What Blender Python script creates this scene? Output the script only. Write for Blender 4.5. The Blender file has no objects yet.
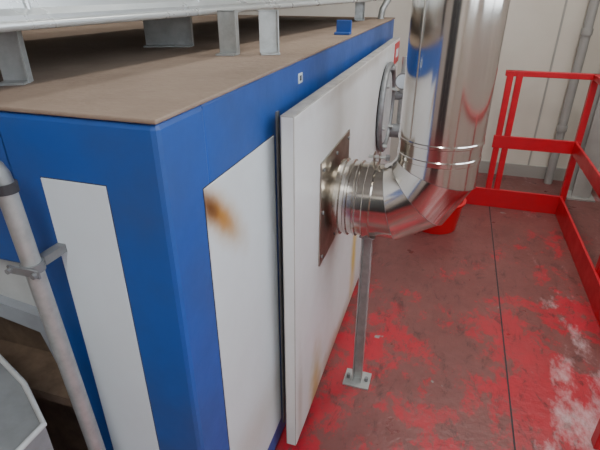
import bpy, bmesh, math, random
from mathutils import Vector, Matrix
random.seed(4)
D=bpy.data; S=bpy.context.scene

# ---------------- materials ----------------
def mat(name,col,rough=.5,metal=0,noise=0,nscale=8,bump=0,bscale=40,col2=None,spec=.5,nmap=(1,1,1)):
    m=D.materials.new(name); m.use_nodes=True
    nt=m.node_tree; b=nt.nodes['Principled BSDF']
    b.inputs['Roughness'].default_value=rough; b.inputs['Metallic'].default_value=metal
    b.inputs['Specular IOR Level'].default_value=spec
    b.inputs['Base Color'].default_value=(*col,1)
    tc=nt.nodes.new('ShaderNodeTexCoord')
    mp=nt.nodes.new('ShaderNodeMapping'); mp.inputs['Scale'].default_value=nmap
    nt.links.new(tc.outputs['Object'],mp.inputs[0])
    if noise>0:
        n=nt.nodes.new('ShaderNodeTexNoise'); n.inputs['Scale'].default_value=nscale; n.inputs['Detail'].default_value=7
        n.inputs['Roughness'].default_value=.62
        nt.links.new(mp.outputs[0],n.inputs['Vector'])
        r=nt.nodes.new('ShaderNodeMapRange'); r.inputs[1].default_value=.38; r.inputs[2].default_value=.68
        nt.links.new(n.outputs['Fac'],r.inputs[0])
        r.inputs[3].default_value=0; r.inputs[4].default_value=noise
        mx=nt.nodes.new('ShaderNodeMix'); mx.data_type='RGBA'
        nt.links.new(r.outputs[0],mx.inputs[0]); mx.inputs[6].default_value=(*col,1)
        c2=col2 or tuple(c*.5 for c in col); mx.inputs[7].default_value=(*c2,1)
        nt.links.new(mx.outputs[2],b.inputs['Base Color'])
        r2=nt.nodes.new('ShaderNodeMapRange'); nt.links.new(n.outputs['Fac'],r2.inputs[0])
        r2.inputs[1].default_value=.3; r2.inputs[2].default_value=.7
        r2.inputs[3].default_value=rough*.85; r2.inputs[4].default_value=min(1,rough*1.3)
        nt.links.new(r2.outputs[0],b.inputs['Roughness'])
    if bump>0:
        n2=nt.nodes.new('ShaderNodeTexNoise'); n2.inputs['Scale'].default_value=bscale
        nt.links.new(tc.outputs['Object'],n2.inputs['Vector'])
        bp=nt.nodes.new('ShaderNodeBump'); bp.inputs['Strength'].default_value=bump; bp.inputs['Distance'].default_value=.01
        nt.links.new(n2.outputs['Fac'],bp.inputs['Height']); nt.links.new(bp.outputs[0],b.inputs['Normal'])
    return m

def stain(m,spots,nsc=14,namp=.7):
    nt=m.node_tree; b=nt.nodes['Principled BSDF']
    inp=b.inputs['Base Color']
    tc=nt.nodes.new('ShaderNodeTexCoord')
    nz=nt.nodes.new('ShaderNodeTexNoise'); nz.inputs['Scale'].default_value=nsc; nz.inputs['Detail'].default_value=5
    nt.links.new(tc.outputs['Object'],nz.inputs['Vector'])
    for c,s,rx,colr,st in spots:
        mp=nt.nodes.new('ShaderNodeMapping'); mp.vector_type='TEXTURE'
        mp.inputs['Location'].default_value=c; mp.inputs['Scale'].default_value=s; mp.inputs['Rotation'].default_value=(math.radians(rx),0,0)
        nt.links.new(tc.outputs['Object'],mp.inputs[0])
        ln=nt.nodes.new('ShaderNodeVectorMath'); ln.operation='LENGTH'; nt.links.new(mp.outputs[0],ln.inputs[0])
        ad=nt.nodes.new('ShaderNodeMath'); ad.operation='MULTIPLY_ADD'
        nt.links.new(nz.outputs['Fac'],ad.inputs[0]); ad.inputs[1].default_value=namp
        nt.links.new(ln.outputs['Value'],ad.inputs[2])
        r=nt.nodes.new('ShaderNodeMapRange'); r.interpolation_type='SMOOTHSTEP'
        r.inputs[1].default_value=namp*.5; r.inputs[2].default_value=namp*.5+1; r.inputs[3].default_value=st; r.inputs[4].default_value=0
        nt.links.new(ad.outputs[0],r.inputs[0])
        mx=nt.nodes.new('ShaderNodeMix'); mx.data_type='RGBA'
        nt.links.new(r.outputs[0],mx.inputs[0])
        if inp.is_linked: nt.links.new(inp.links[0].from_socket,mx.inputs[6])
        else: mx.inputs[6].default_value=inp.default_value
        mx.inputs[7].default_value=(*colr,1)
        nt.links.new(mx.outputs[2],inp)

M_blue=mat('blue_paint',(.012,.076,.34),.42,0,.7,3.5,.05,30,(.030,.070,.20))
M_white=mat('white_enamel',(.62,.70,.77),.38,0,.35,3,0,10,(.52,.57,.60))
M_side=mat('white_side_enamel',(.62,.68,.71),.38,0,.4,3,0,10,(.52,.55,.56))
stain(M_side,[((-.46,.87,1.17),(.2,.22,.075),-47,(.47,.31,.12),.75),
              ((-.46,.845,1.195),(.2,.15,.05),-45,(.40,.17,.02),.95),
              ((-.46,.805,1.23),(.2,.085,.04),-48,(.13,.05,.012),1),
              ((-.46,1.0,.35),(.2,.5,.18),0,(.42,.38,.30),.4)],22,.35)
M_door=mat('white_door_enamel',(.66,.68,.69),.36,0,.45,2.2,0,10,(.52,.52,.50))
stain(M_door,[((-.38,1.42,.10),(.2,.14,.36),0,(.44,.31,.10),.95),((-.38,1.20,.25),(.2,.05,.35),0,(.34,.30,.24),.6),
              ((-.38,2.15,.35),(.2,.10,.45),0,(.62,.44,.08),1),((-.38,2.75,.3),(.2,.25,.4),0,(.42,.36,.24),.6),
              ((-.38,1.8,.08),(.2,.7,.13),0,(.30,.22,.13),.85),((-.38,1.60,.68),(.2,.28,.20),0,(.46,.43,.38),.45),
              ((-.38,2.1,1.33),(.2,1.2,.05),0,(.34,.30,.26),.6)])
M_edge=mat('door_edge_paint',(.36,.35,.33),.5,0,.6,14)
M_dust=mat('dusty_top',(.28,.215,.17),.85,0,.8,2.0,.3,45,(.19,.142,.112),spec=.2)
M_dark=mat('dark_gap',(.03,.03,.035),.8)
M_darkreflect=mat('dark_reflection_paint',(.035,.04,.045),.5)  # for added unseen objects that darken the duct reflections
M_galv=mat('galvanised_steel',(.44,.46,.46),.42,.6,.6,25,.05,60,(.28,.29,.29))
M_zinc=mat('zinc_sheet',(.56,.59,.60),.28,.55,.4,5,0,60,(.42,.44,.45))
M_ss=mat('stainless_steel',(.68,.655,.62),.13,1,.5,4,.02,5,(.50,.46,.41),nmap=(1,1,.3))
M_ss2=mat('brushed_stainless',(.42,.39,.34),.32,1,.6,12,.08,30,(.25,.21,.17))
M_red=mat('red_rail_paint',(.54,.008,.022),.35,0,.4,8,0,10,(.34,.010,.018))
M_redp=mat('red_plastic',(.60,.008,.018),.35)
M_wall=mat('beige_wall_panel',(.64,.61,.55),.7,0,.4,2,0,10,(.54,.50,.44))
M_wall2=mat('white_wall_panel',(.64,.62,.58),.6,0,.3,2)
M_ceil=mat('ceiling_paint',(.33,.32,.30),.8,0,.3,2)
M_col=mat('grey_column_paint',(.36,.36,.35),.5,0,.3,5)
M_trim=mat('trim_grey',(.36,.36,.34),.6)
M_cab=mat('cabinet_grey',(.22,.235,.245),.5,.2,.6,9,0,10,(.13,.135,.14))
M_pale=mat('pale_grey_sheet',(.29,.32,.36),.45,.1,.6,6,0,10,(.18,.19,.21))
M_lid=mat('hatch_lid_paint',(.45,.47,.48),.45,0,.4,6)
M_shelf=mat('dirty_brown_shelf',(.20,.14,.10),.8,0,.8,9,.2,30,(.08,.055,.04))
M_black=mat('black_rubber',(.03,.03,.035),.6)
M_grey=mat('cast_grey',(.24,.25,.26),.45,.5,.4,20)

def floor_mat():
    m=D.materials.new('worn_red_floor_paint'); m.use_nodes=True
    nt=m.node_tree; b=nt.nodes['Principled BSDF']; L=nt.links.new
    tc=nt.nodes.new('ShaderNodeTexCoord')
    sep=nt.nodes.new('ShaderNodeSeparateXYZ'); L(tc.outputs['Object'],sep.inputs[0])
    def noise(sc,det=6,rough=.6,dist=0,off=0,scl=(1,1,1),rz=0):
        mp=nt.nodes.new('ShaderNodeMapping'); mp.inputs['Location'].default_value=(off,off*1.7,0); mp.inputs['Scale'].default_value=scl
        mp.inputs['Rotation'].default_value=(0,0,rz); L(tc.outputs['Object'],mp.inputs[0])
        n=nt.nodes.new('ShaderNodeTexNoise'); n.inputs['Scale'].default_value=sc; n.inputs['Detail'].default_value=det
        n.inputs['Roughness'].default_value=rough; n.inputs['Distortion'].default_value=dist
        L(mp.outputs[0],n.inputs['Vector']); return n.outputs['Fac']
    def mr(v,a,bb,c=0,d=1):
        r=nt.nodes.new('ShaderNodeMapRange'); L(v,r.inputs[0])
        for i,x in enumerate((a,bb,c,d)): r.inputs[i+1].default_value=x
        return r.outputs[0]
    def math_(op,x,y):
        n=nt.nodes.new('ShaderNodeMath'); n.operation=op
        for i,q in enumerate((x,y)):
            if isinstance(q,(int,float)): n.inputs[i].default_value=q
            else: L(q,n.inputs[i])
        return n.outputs[0]
    def mix(f,a,c):
        x=nt.nodes.new('ShaderNodeMix'); x.data_type='RGBA'; L(f,x.inputs[0])
        for i,q in ((6,a),(7,c)):
            if isinstance(q,tuple): x.inputs[i].default_value=(*q,1)
            else: L(q,x.inputs[i])
        return x.outputs[2]
    red=mix(noise(6),(.50,.012,.032),(.30,.018,.030))
    xb=mr(sep.outputs[0],-.25,.02,.02,.06); xr=mr(sep.outputs[0],.22,.48,0,-.075)
    yb=mr(sep.outputs[1],1.3,2.2,-.005,.03); yf=mr(sep.outputs[1],2.4,3.2,0,.10)
    bias=math_('ADD',math_('ADD',xb,xr),math_('ADD',yb,yf))
    g=math_('ADD',math_('ADD',math_('MULTIPLY',noise(2.6,3,.5,.3,3.1),.45),math_('MULTIPLY',noise(11,10,.82,.3,1.3,(1,.7,1),.5),.67)),bias)
    gm=mr(g,.568,.622)
    grime=mix(noise(14,8,.7),(.085,.040,.037),(.185,.088,.080))
    c1=mix(math_('MULTIPLY',gm,.88),red,grime)
    c1=mix(mr(noise(3,4,.5,0,7),.42,.7,.02,.38),c1,(.22,.085,.08))
    dk=mr(noise(13,9,.8,.5,5.5,(1,.45,1),.6),.54,.63)
    c2=mix(math_('MULTIPLY',dk,.75),c1,(.065,.028,.028))
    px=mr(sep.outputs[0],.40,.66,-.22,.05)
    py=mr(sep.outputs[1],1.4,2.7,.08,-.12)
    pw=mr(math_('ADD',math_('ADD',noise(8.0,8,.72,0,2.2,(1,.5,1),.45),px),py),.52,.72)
    c3=mix(math_('MULTIPLY',pw,.8),c2,(.60,.44,.46))  # pale worn patches, with floor sheen at lower right painted into the colour
    cp=mr(noise(4.2,4,.5,.4,9.3),.70,.715)
    c4=mix(cp,c3,(.22,.22,.21))
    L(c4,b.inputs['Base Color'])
    L(mr(noise(6),.3,.7,.26,.48),b.inputs['Roughness'])
    bp=nt.nodes.new('ShaderNodeBump'); bp.inputs['Strength'].default_value=.4; bp.inputs['Distance'].default_value=.01
    L(noise(25),bp.inputs['Height']); L(bp.outputs[0],b.inputs['Normal'])
    return m
M_floor=floor_mat()

# ---------------- helpers ----------------
def link(o,parent=None):
    S.collection.objects.link(o)
    if parent: o.parent=parent
    return o
def empty(name):
    e=D.objects.new(name,None); e.empty_display_size=.1; return link(e)
def mesh(name,verts,faces,m,parent=None,smooth=False):
    me=D.meshes.new(name); me.from_pydata([tuple(v) for v in verts],[],faces); me.update()
    bm=bmesh.new(); bm.from_mesh(me); bmesh.ops.recalc_face_normals(bm,faces=bm.faces); bm.to_mesh(me); bm.free()
    me.materials.append(m)
    if smooth:
        for p in me.polygons: p.use_smooth=True
    return link(D.objects.new(name,me),parent)
def box(name,a,b,m,parent=None,bev=0):
    x0,x1=sorted((a[0],b[0])); y0,y1=sorted((a[1],b[1])); z0,z1=sorted((a[2],b[2]))
    v=[(x,y,z) for z in (z0,z1) for y in (y0,y1) for x in (x0,x1)]
    f=[(0,1,3,2),(4,5,7,6),(0,1,5,4),(2,3,7,6),(0,2,6,4),(1,3,7,5)]
    o=mesh(name,v,f,m,parent)
    if bev:
        bm=bmesh.new(); bm.from_mesh(o.data)
        bmesh.ops.bevel(bm,geom=bm.edges[:],offset=bev,segments=2,affect='EDGES',profile=.5)
        bm.to_mesh(o.data); bm.free()
    return o
def obox(name,c,size,rz,m,parent=None,bev=0,rx=0,ry=0):
    o=box(name,tuple(-s/2 for s in size),tuple(s/2 for s in size),m,parent,bev)
    M=Matrix.Translation(c)@Matrix.Rotation(rz,4,'Z')@Matrix.Rotation(ry,4,'Y')@Matrix.Rotation(rx,4,'X')
    o.data.transform(M); return o
def sweep(name,path,r,m,parent=None,closed=False,n=12,caps=True):
    P=[Vector(p) for p in path]; rs=r if isinstance(r,(list,tuple)) else [r]*len(P)
    V=[];F=[]; k=len(P); up=None
    for i,p in enumerate(P):
        if closed: t=(P[(i+1)%k]-P[i-1]).normalized()
        else: t=(P[min(i+1,k-1)]-P[max(i-1,0)]).normalized()
        if up is None: up=Vector((0,0,1)) if abs(t.z)<.9 else Vector((0,1,0))
        u=(up-t*up.dot(t)).normalized(); w=t.cross(u); up=u
        for j in range(n):
            a=2*math.pi*j/n; V.append(p+(u*math.cos(a)+w*math.sin(a))*rs[i])
    for i in range(k if closed else k-1):
        for j in range(n):
            a=i*n+j;b=i*n+(j+1)%n;c=((i+1)%k)*n+(j+1)%n;d=((i+1)%k)*n+j
            F.append((a,b,c,d))
    if not closed and caps: F.append(tuple(range(n))); F.append(tuple(range((k-1)*n,k*n)))
    o=mesh(name,V,F,m,parent,True)
    md=o.modifiers.new('es','EDGE_SPLIT'); md.split_angle=math.radians(40)
    return o
def cyl(name,a,b,r,m,parent=None,n=24): return sweep(name,[a,b],r,m,parent,n=n)
def rings(name,rg,m,parent=None,n=64):
    V=[];F=[]
    for c,e,y in rg:
        for j in range(n):
            a=2*math.pi*j/n; V.append(c+e*math.cos(a)+y*math.sin(a))
    for i in range(len(rg)-1):
        for j in range(n): F.append((i*n+j,i*n+(j+1)%n,(i+1)*n+(j+1)%n,(i+1)*n+j))
    o=mesh(name,V,F,m,parent,True)
    md=o.modifiers.new('es','EDGE_SPLIT'); md.split_angle=math.radians(9)
    return o

# ---------------- room ----------------
XR=1.55; YB=4.75; XL=-4.2; YF=-2.6; H=3.9
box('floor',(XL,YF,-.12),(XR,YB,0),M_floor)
box('wall_back',(XL,YB,0),(XR,YB+.12,H),M_wall)
box('wall_left',(XL-.12,YF,0),(XL,YB,H),M_wall)
box('wall_front',(XL,YF-.12,0),(XR,YF,H),M_wall2)
box('ceiling',(XL,YF,H),(XR,YB,H+.12),M_ceil)
wr=empty('wall_right')
wy=[(-1.9,-.1),(.5,2.3)]; z0,z1=1.5,3.3
box('lower',(XR,YF,0),(XR+.12,YB,z0),M_wall2,wr)
box('upper',(XR,YF,z1),(XR+.12,YB,H),M_wall2,wr)
box('pier_a',(XR,YF,z0),(XR+.12,wy[0][0],z1),M_wall2,wr)
box('pier_b',(XR,wy[0][1],z0),(XR+.12,wy[1][0],z1),M_wall2,wr)
box('pier_c',(XR,wy[1][1],z0),(XR+.12,YB,z1),M_wall2,wr)
for i,(a,b) in enumerate(wy):
    w=empty('window_%d'%(i+1))
    for k,yy in enumerate((a+.03,(a+b)/2,b-.03)):
        box('mullion_%d'%k,(XR+.03,yy-.03,z0),(XR+.09,yy+.03,z1),M_trim,w)
    for k,zz in enumerate((z0+.03,z1-.03)):
        box('rail_%d'%k,(XR+.03,a,zz-.03),(XR+.09,b,zz+.03),M_trim,w)
for k,x in enumerate((.30,.80)):
    box('trim_%d'%(k+1),(x,YB-.012,0),(x+.015,YB,H),M_trim)
box('baseboard_back',(-.4,YB-.02,0),(XR,YB,.12),M_trim)
box('trim_3',(.437,.2,0),(.444,3.9,.002),M_dark)  # dark joint line in the floor
# vertical grey service pipe on the back wall
vp=empty('vertical_service_pipe')
cyl('pipe',(.99,4.63,0),(.99,4.63,H),.036,M_col,vp,28)
for k,z in enumerate((.5,1.3,2.1,2.9)):
    cyl('socket_%d'%k,(.99,4.63,z),(.99,4.63,z+.05),.044,M_col,vp,28)
    box('bracket_%d'%k,(.975,4.64,z+.01),(1.005,YB-.001,z+.04),M_galv,vp)
dd=empty('added_dark_door')  # unseen dark door, added to give the duct dark reflected bands
box('leaf_a',(-1.0,YF,.01),(-.31,YF+.05,3.0),M_darkreflect,dd,.004)
box('leaf_b',(-.29,YF,.01),(.40,YF+.05,3.0),M_darkreflect,dd,.004)
box('frame_top',(-1.08,YF,3.0),(.48,YF+.07,3.08),M_trim,dd)
box('frame_l',(-1.08,YF,0),(-1.0,YF+.07,3.0),M_trim,dd)
box('frame_r',(.40,YF,0),(.48,YF+.07,3.0),M_trim,dd)

def column(name,x,y,w_,m):
    c=empty(name)
    box('flange_a',(x-w_/2,y,.015),(x+w_/2,y+.015,H),m,c)
    box('flange_b',(x-w_/2,y+.15,.015),(x+w_/2,y+.165,H),m,c)
    box('web',(x-.008,y+.015,.015),(x+.008,y+.15,H),m,c)
    box('base_plate',(x-w_/2-.04,y-.04,0),(x+w_/2+.04,y+.2,.015),m,c)
column('steel_column',1.20,4.30,.14,M_col)
column('added_dark_column',-1.7,-1.2,.22,M_darkreflect)  # unseen dark column behind the camera, added for duct reflections

# ---------------- industrial boiler housing ----------------
mch=empty('industrial_boiler')
MX=-.46; FY=.657; BY=3.7; TZ=1.447
box('housing_main',(-3.0,FY+.16,.05),(MX,BY,TZ),M_blue,mch,.006)
box('corner_post',(-.82,FY,.05),(MX,FY+.17,TZ-.0),M_blue,mch,.012)
box('front_beam',(-3.0,FY,1.10),(-.80,FY+.17,TZ),M_blue,mch,.006)
box('plinth',(-2.95,FY+.05,0),(MX-.04,BY-.05,.055),M_dark,mch)
box('top_deck',(-3.0,FY-.004,TZ),(MX+.004,BY+.004,TZ+.009),M_dust,mch,.003)
box('front_stripe_seam',(-.736,FY-.001,.20),(-.584,FY+.01,1.323),M_dark,mch)
box('front_stripe_panel',(-.7345,FY-.003,.203),(-.5855,FY+.01,1.3215),M_white,mch,.001)
box('side_panel_seam',(MX-.01,.787,.15),(MX+.001,1.203,1.281),M_dark,mch)
box('side_panel',(MX-.01,.789,.153),(MX+.003,1.20,1.279),M_side,mch,.001)
box('hinge_strip',(MX-.005,1.222,.1),(MX+.006,1.238,1.34),M_grey,mch)
box('bay_sheet',(-3.0,FY+.03,.93),(-.822,FY+.158,1.10),M_lid,mch)
box('bay_back',(-3.0,FY+.13,.05),(-.822,FY+.158,.93),M_shelf,mch)
box('bay_shelf',(-1.6,FY+.0,.66),(-.825,FY+.128,.69),M_shelf,mch)
V=[(-1.4,FY+.005,1.02),(-.86,FY+.005,.95),(-.826,FY+.005,.72),(-.826,FY+.005,.70),(-.875,FY+.005,.90),(-1.4,FY+.005,.99)]
V+=[(x,y+.12,z) for x,y,z in V]
mesh('bay_chute',V,[tuple(range(6)),tuple(range(6,12))]+[(i,(i+1)%6,6+(i+1)%6,6+i) for i in range(6)],M_pale,mch)
DX=-.38; DY0=1.15; DY1=3.44
box('door_slab',(-.42,DY0,.08),(DX-.002,DY1,1.35),M_edge,mch,.002)
box('door_face',(DX-.004,DY0+.004,.084),(DX,DY1-.004,1.346),M_door,mch,.0015)
box('door_near_face',(-.416,DY0-.001,.084),(DX-.004,DY0+.01,1.346),M_door,mch)
for k,(y,z) in enumerate([(1.3,1.2),(1.3,.3),(3.2,1.2),(3.2,.3),(2.3,.3),(2.3,1.2)]):
    box('door_spacer_%d'%k,(MX-.005,y-.04,z-.04),(-.419,y+.04,z+.04),M_grey,mch)
box('tag',(MX,1.43,1.38),(MX+.002,1.47,1.410),M_white,mch)
box('tag_mark',(MX+.001,1.442,1.387),(MX+.0026,1.460,1.403),M_black,mch)
PY=1.634; PZ=.93
box('flue_plate',(DX,PY-.215,PZ-.20),(DX+.006,PY+.225,PZ+.20),M_ss2,mch,.001)
for k in range(8):
    yy=PY+(-.19,0,.2,-.19,.2,-.19,0,.2)[k]; zz=PZ+(.17,.17,.17,0.01,.01,-.17,-.17,-.17)[k]
    cyl('flue_bolt_%d'%k,(DX+.005,yy,zz),(DX+.011,yy,zz),.007,M_grey,mch,6)
hy,hz=2.86,1.0
hp=[(DX+.022,hy+.25*math.cos(a),hz+.25*math.sin(a)) for a in [2*math.pi*i/48 for i in range(48)]]
sweep('hatch_rim',hp,.016,M_grey,mch,closed=True)
cyl('hatch_collar',(DX-.002,hy,hz),(DX+.014,hy,hz),.245,M_black,mch,48)
cyl('hatch_lid',(DX+.012,hy,hz),(DX+.022,hy,hz),.21,M_lid,mch,48)
for k in range(6):
    a=k*math.pi/3+.3
    cyl('hatch_bolt_%d'%k,(DX+.01,hy+.23*math.cos(a),hz+.23*math.sin(a)),(DX+.05,hy+.23*math.cos(a),hz+.23*math.sin(a)),.012,M_galv,mch,8)
cyl('fitting_pipe',(DX+.07,3.25,.75),(DX+.07,3.25,1.25),.022,M_galv,mch)
cyl('fitting_stub',(DX-.002,3.25,1.0),(DX+.12,3.25,1.0),.03,M_grey,mch)
cyl('gauge',(DX+.07,3.20,1.10),(DX+.07,3.24,1.10),.045,M_white,mch)
cyl('gauge_case',(DX+.07,3.205,1.10),(DX+.07,3.25,1.10),.052,M_grey,mch)
box('warning_plate',(DX,3.20,1.20),(DX+.004,3.42,1.33),M_red,mch)
box('warning_mark',(DX+.003,3.25,1.24),(DX+.005,3.37,1.29),M_white,mch)
cyl('stub_lower',(DX-.002,3.1,.8),(DX+.09,3.1,.8),.045,M_grey,mch)

# ---------------- galvanised tray on top ----------------
tr=empty('galvanised_cable_tray')
A=Vector((-.90,.30,0)); B=Vector((-.52,3.5,0)); dv=(B-A).normalized(); nv=Vector((-dv.y,dv.x,0))
def trp(s,o,z):
    p=A+dv*s+nv*o; return (p.x,p.y,z)
Ln=(B-A).length
V=[];F=[]
prof=[(0,1.585),(0,1.60),(.03,1.612),(.05,1.72),(.9,1.72),(.9,1.60),(.93,1.585)]
for s in (0,Ln):
    for o,z in prof: V.append(trp(s,o,z))
n=len(prof)
for i in range(n): F.append((i,(i+1)%n,n+(i+1)%n,n+i))
F+= [tuple(range(n)),tuple(range(n,2*n))]
mesh('tray_body',V,F,M_zinc,tr)
sweep('tray_lip',[trp(0,-.002,1.582),trp(Ln,-.002,1.582)],.010,M_zinc,tr)
for k,s in enumerate((.55,1.15,1.75,2.35,2.9)):
    sweep('tray_rib_%d'%k,[trp(s,.028,1.60),trp(s,.048,1.72)],.007,M_zinc,tr)
def bracket(name,x,y,w,rz,zt=1.586):
    zb=TZ+.0095
    obox(name+'_leg',(x,y,(zb+zt)/2),(w,.005,zt-zb),rz,M_galv,tr)
    c,s=math.cos(rz),math.sin(rz)
    obox(name+'_foot',(x-s*(-.02),y+c*(-.02),zb+.003),(w,.045,.005),rz,M_galv,tr)
    obox(name+'_head',(x+s*(-.02),y+c*.02,zt-.003),(w,.045,.005),rz,M_galv,tr)
    obox(name+'_flange',(x+c*w/2,y+s*w/2,(zb+zt)/2),(.004,.03,zt-zb),rz,M_galv,tr)
bracket('bracket_a',-.945,.85,.055,.5)
bracket('bracket_b',-1.01,1.60,.17,.35)
bracket('bracket_c',-.70,1.45,.06,.1)
bracket('bracket_d',-.585,1.51,.06,.5)
bracket('bracket_e',-.64,3.3,.06,.3)
lug=empty('lifting_lug')
box('plate',(-.545,2.27,TZ+.0095),(-.475,2.285,TZ+.07),M_blue,lug,.003)
box('foot',(-.545,2.23,TZ+.0095),(-.475,2.285,TZ+.02),M_blue,lug,.002)
sweep('flexible_hose',[(-.24,3.66,2.2),(-.25,3.66,1.95),(-.30,3.64,1.8),(-.38,3.6,1.70),(-.47,3.55,1.62),(-.52,3.5,1.52),(-.53,3.5,1.457)],.022,M_galv)

# ---------------- stainless flue ----------------
fl=empty('stainless_flue_duct')
VX=-.012; R=.195; r=.138
Yv=Vector((0,1,0))
def rr(x,rad): return (Vector((x,PY,PZ)),Vector((0,0,-1))*rad,Yv*rad)
rings('inlet_sleeve',[rr(DX+.0065,.112),rr(DX+.045,.112)],M_ss2,fl)
rings('inlet_collar',[rr(-.352,.118),rr(-.352,.146),rr(-.335,.148),rr(-.33,.140),rr(-.318,.140),rr(-.314,.147),rr(-.306,.147),rr(-.302,.140),rr(-.286,.140),rr(-.282,.146),rr(-.275,.146),rr(-.271,.140),rr(-.25,.140),rr(-.246,.147),rr(-.222,.147),rr(-.218,.138)],M_ss,fl)
C=Vector((VX-R,PY,PZ+R)); k15=1/math.cos(math.radians(15))
ex=Vector((1,0,0))
def vr(z,rad): return (Vector((VX,PY,z)),ex*rad,Yv*rad)
zb=PZ+R
# lobster-back gores: each gore is its own flat-sided band, lapping the next
def miter(a,rad):
    a=math.radians(a); e=Vector((math.sin(a),0,-math.cos(a)))
    return (C+e*R*k15,e*rad*k15,Yv*rad)
rings('gore_a',[rr(-.22,r),rr(VX-R,r),miter(15,r)],M_ss,fl)
rings('gore_b',[miter(15,r+.0035),miter(45,r)],M_ss,fl)
rings('gore_c',[miter(45,r+.0035),miter(75,r)],M_ss,fl)
rings('gore_d',[miter(75,r+.0035),vr(zb,r+.001),vr(zb+.02,r)],M_ss,fl)
for q,a in enumerate((15,45,75)):
    cc,e,y=miter(a,r+.0012)
    sweep('gore_seam_%d'%q,[cc+e*math.cos(t)+y*math.sin(t) for t in [2*math.pi*i/64 for i in range(64)]],.0022,M_grey,fl,closed=True,n=8)
rings('riser',[vr(zb,.138),vr(zb+.003,.141),vr(zb+.018,.141),vr(zb+.021,.139),vr(zb+.06,.139),vr(zb+.063,.143),vr(zb+.072,.143),vr(zb+.075,.141),vr(zb+.95,.141),vr(zb+.955,.148),vr(zb+.99,.148),vr(zb+.995,.141),vr(H-.002,.141)],M_ss,fl)
an=math.radians(228)
sweep('riser_seam',[(VX+.141*math.cos(an),PY+.141*math.sin(an),zb+.084),(VX+.141*math.cos(an),PY+.141*math.sin(an),zb+.94)],.0025,M_ss2,fl,n=8)
box('clamp_lug_a',(-.236,PY-.012,PZ+.145),(-.232,PY+.02,PZ+.185),M_ss2,fl)
box('clamp_lug_b',(-.216,PY-.012,PZ+.145),(-.212,PY+.02,PZ+.185),M_ss2,fl)
cyl('clamp_bolt',(-.255,PY,PZ+.17),(-.19,PY,PZ+.17),.006,M_galv,fl,8)
cyl('clamp_nut',(-.192,PY,PZ+.17),(-.178,PY,PZ+.17),.012,M_grey,fl,6)

# ---------------- strut under flue ----------------
st=empty('pipe_support_stand')
sx,sy=-.236,PY
zt_=PZ-.156
box('channel_web',(sx-.021,sy+.012,.008),(sx+.021,sy+.016,zt_),M_galv,st)
box('channel_flange_a',(sx-.021,sy-.021,.008),(sx-.017,sy+.013,zt_),M_galv,st)
box('channel_flange_b',(sx+.017,sy-.021,.008),(sx+.021,sy+.013,zt_),M_galv,st)
box('base_plate',(sx-.06,sy-.05,0),(sx+.06,sy+.055,.008),M_galv,st,.001)
for dx in (-.042,.042): cyl('anchor',(sx+dx,sy,.008),(sx+dx,sy,.028),.009,M_grey,st,6)
box('head_plate',(sx-.03,sy-.03,zt_),(sx+.03,sy+.03,zt_+.005),M_galv,st)

# ---------------- red safety railing ----------------
rl=empty('safety_railing')
RY=3.9; RX=.95
def post(n_,x,y,z=1.1,w=.045): box(n_,(x-w/2,y-w/2,0),(x+w/2,y+w/2,z),M_red,rl,.004)
post('post_corner',RX+.02,RY+.02); post('post_a',.47,RY+.02); post('post_b',.405,RY+.02); post('post_c',-.3,RY+.02)
box('toprail_far',(.37,RY,1.06),(RX+.04,RY+.04,1.10),M_red,rl,.004)
box('midrail_far',(.37,RY-.005,.51),(RX+.04,RY+.012,.61),M_red,rl,.003)
box('kickplate_far',(-.3,RY-.005,.0),(RX+.02,RY+.012,.16),M_red,rl,.003)
box('toprail_side',(RX,.3,1.06),(RX+.04,RY+.04,1.10),M_red,rl,.004)
box('midrail_side',(RX-.005,.3,.51),(RX+.012,RY,.61),M_red,rl,.003)
box('kickplate_side',(RX-.005,.3,.0),(RX+.012,RY,.16),M_red,rl,.003)
for k,y in enumerate((2.75,1.6,.35)): post('post_side_%d'%k,RX+.03,y)
post('gate_post',.765,1.58,1.1,.05)
box('gate_rail',(.765,1.56,1.06),(RX+.01,1.60,1.10),M_red,rl,.004)

tb=empty('red_plastic_tub')
def lathe(name,c_,prof_,m,parent,n=40):
    V=[];F=[]
    for rad,z in prof_:
        for j in range(n):
            a=2*math.pi*j/n; V.append((c_[0]+rad*math.cos(a),c_[1]+rad*math.sin(a),c_[2]+z))
    for i in range(len(prof_)-1):
        for j in range(n): F.append((i*n+j,i*n+(j+1)%n,(i+1)*n+(j+1)%n,(i+1)*n+j))
    o=mesh(name,V,F,m,parent,True); md=o.modifiers.new('es','EDGE_SPLIT'); md.split_angle=math.radians(35); return o
lathe('bowl',(.015,3.40,0),[(.001,.002),(.16,.002),(.19,.22),(.205,.22),(.205,.235),(.185,.235),(.155,.015),(.001,.015)],M_redp,tb)

# ---------------- conduit on front ----------------
cd=empty('electrical_conduit')
p0=Vector((-.665,.575,.05)); p1=Vector((-.732,.575,1.33))
sweep('tube',[p0,p1],.0175,M_galv,cd,n=20)
sweep('coupling',[p1-Vector((0,0,.006)),p1+Vector((0,0,.012))],.021,M_black,cd,n=20)
sweep('bend',[p1+Vector((0,0,.005))]+[tuple(p1+Vector((-.035+.035*math.cos(t),0,.012+.035*math.sin(t)))) for t in [math.radians(d) for d in (0,22,45,67,90)]]+[(-1.4,.575,1.377)],.0165,M_grey,cd,n=20)
t=(1.17-.05)/1.28; pc=p0.lerp(p1,t)
sweep('clamp_ring',[pc-Vector((0,0,.009)),pc+Vector((0,0,.009))],.0215,M_grey,cd,n=20)
obox('clamp_strap',(pc.x-.0,pc.y-.022,pc.z),(.075,.004,.016),0,M_grey,cd)
for dx in (-.03,.03): cyl('clamp_screw',(pc.x+dx,pc.y-.032,pc.z),(pc.x+dx,pc.y-.02,pc.z),.006,M_grey,cd,6)
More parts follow.
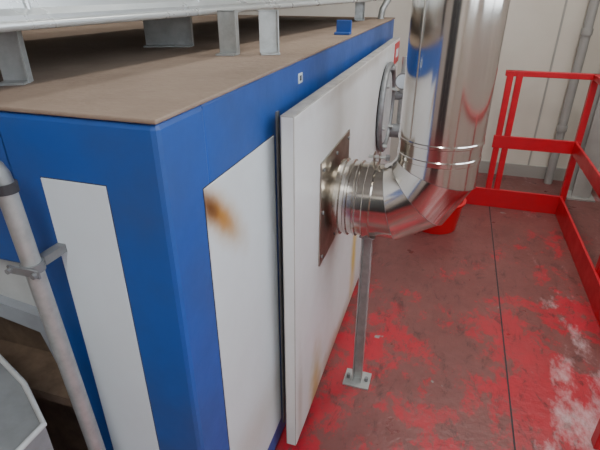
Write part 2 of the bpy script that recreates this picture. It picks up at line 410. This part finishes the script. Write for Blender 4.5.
obox('clamp_standoff',(pc.x+.0,(pc.y+.021+FY-.004)/2,pc.z),(.02,FY-.004-pc.y-.021,.018),0,M_grey,cd)

# ---------------- grey cabinet at left ----------------
cb=empty('control_cabinet')
V=[(-1.7,.20,0),(-.675,.20,0),(-.675,.46,0),(-.80,.535,0),(-1.02,.62,0),(-1.7,.62,0)]
zt=.88
VV=V+[(x,y,zt) for x,y,z in V]; nn=len(V)
mesh('body',VV,[tuple(range(nn)),tuple(range(nn,2*nn))]+[(i,(i+1)%nn,nn+(i+1)%nn,nn+i) for i in range(nn)],M_cab,cb)
sweep('rolled_edge',[(-.677,.20,zt),(-.677,.46,zt),(-.80,.533,zt),(-1.02,.618,zt)],.006,M_lid,cb)
for k in range(4):
    box('top_vent_slot_%d'%k,(-.95+k*.045,.36,zt-.001),(-.93+k*.045,.46,zt+.002),M_dark,cb)

# ---------------- added fill lights, out of view ----------------
def add_fill(i,x,y,e,sx_=.25,sy_=1.5):
    f=empty('ceiling_fill' if i==0 else 'ceiling_fill.%03d'%i)
    box('housing',(x-sx_/2-.02,y-sy_/2-.02,H-.12),(x+sx_/2+.02,y+sy_/2+.02,H-.001),M_col,f,.005)  # housing added around an unseen fill light
    l=D.lights.new('fill_light','AREA'); l.shape='RECTANGLE'; l.size=sx_; l.size_y=sy_; l.energy=e; l.color=(1,.97,.90)
    o=D.objects.new('fill_light',l); o.location=(x,y,H-.125); link(o,f)
add_fill(0,.75,2.8,60); add_fill(1,-1.6,2.2,25); add_fill(2,.2,-1.3,80)  # added fills; the last one brightens from the front
w=D.worlds.new('sky'); S.world=w; w.use_nodes=True
w.node_tree.nodes['Background'].inputs[0].default_value=(.84,.92,1,1)
w.node_tree.nodes['Background'].inputs[1].default_value=6.3

cam=D.cameras.new('camera'); co=D.objects.new('camera',cam); link(co)
cam.lens=28.0; cam.sensor_width=36; cam.clip_start=.02
co.location=(0,0,1.65); co.rotation_euler=(math.radians(63),0,math.radians(17.6))
S.camera=co
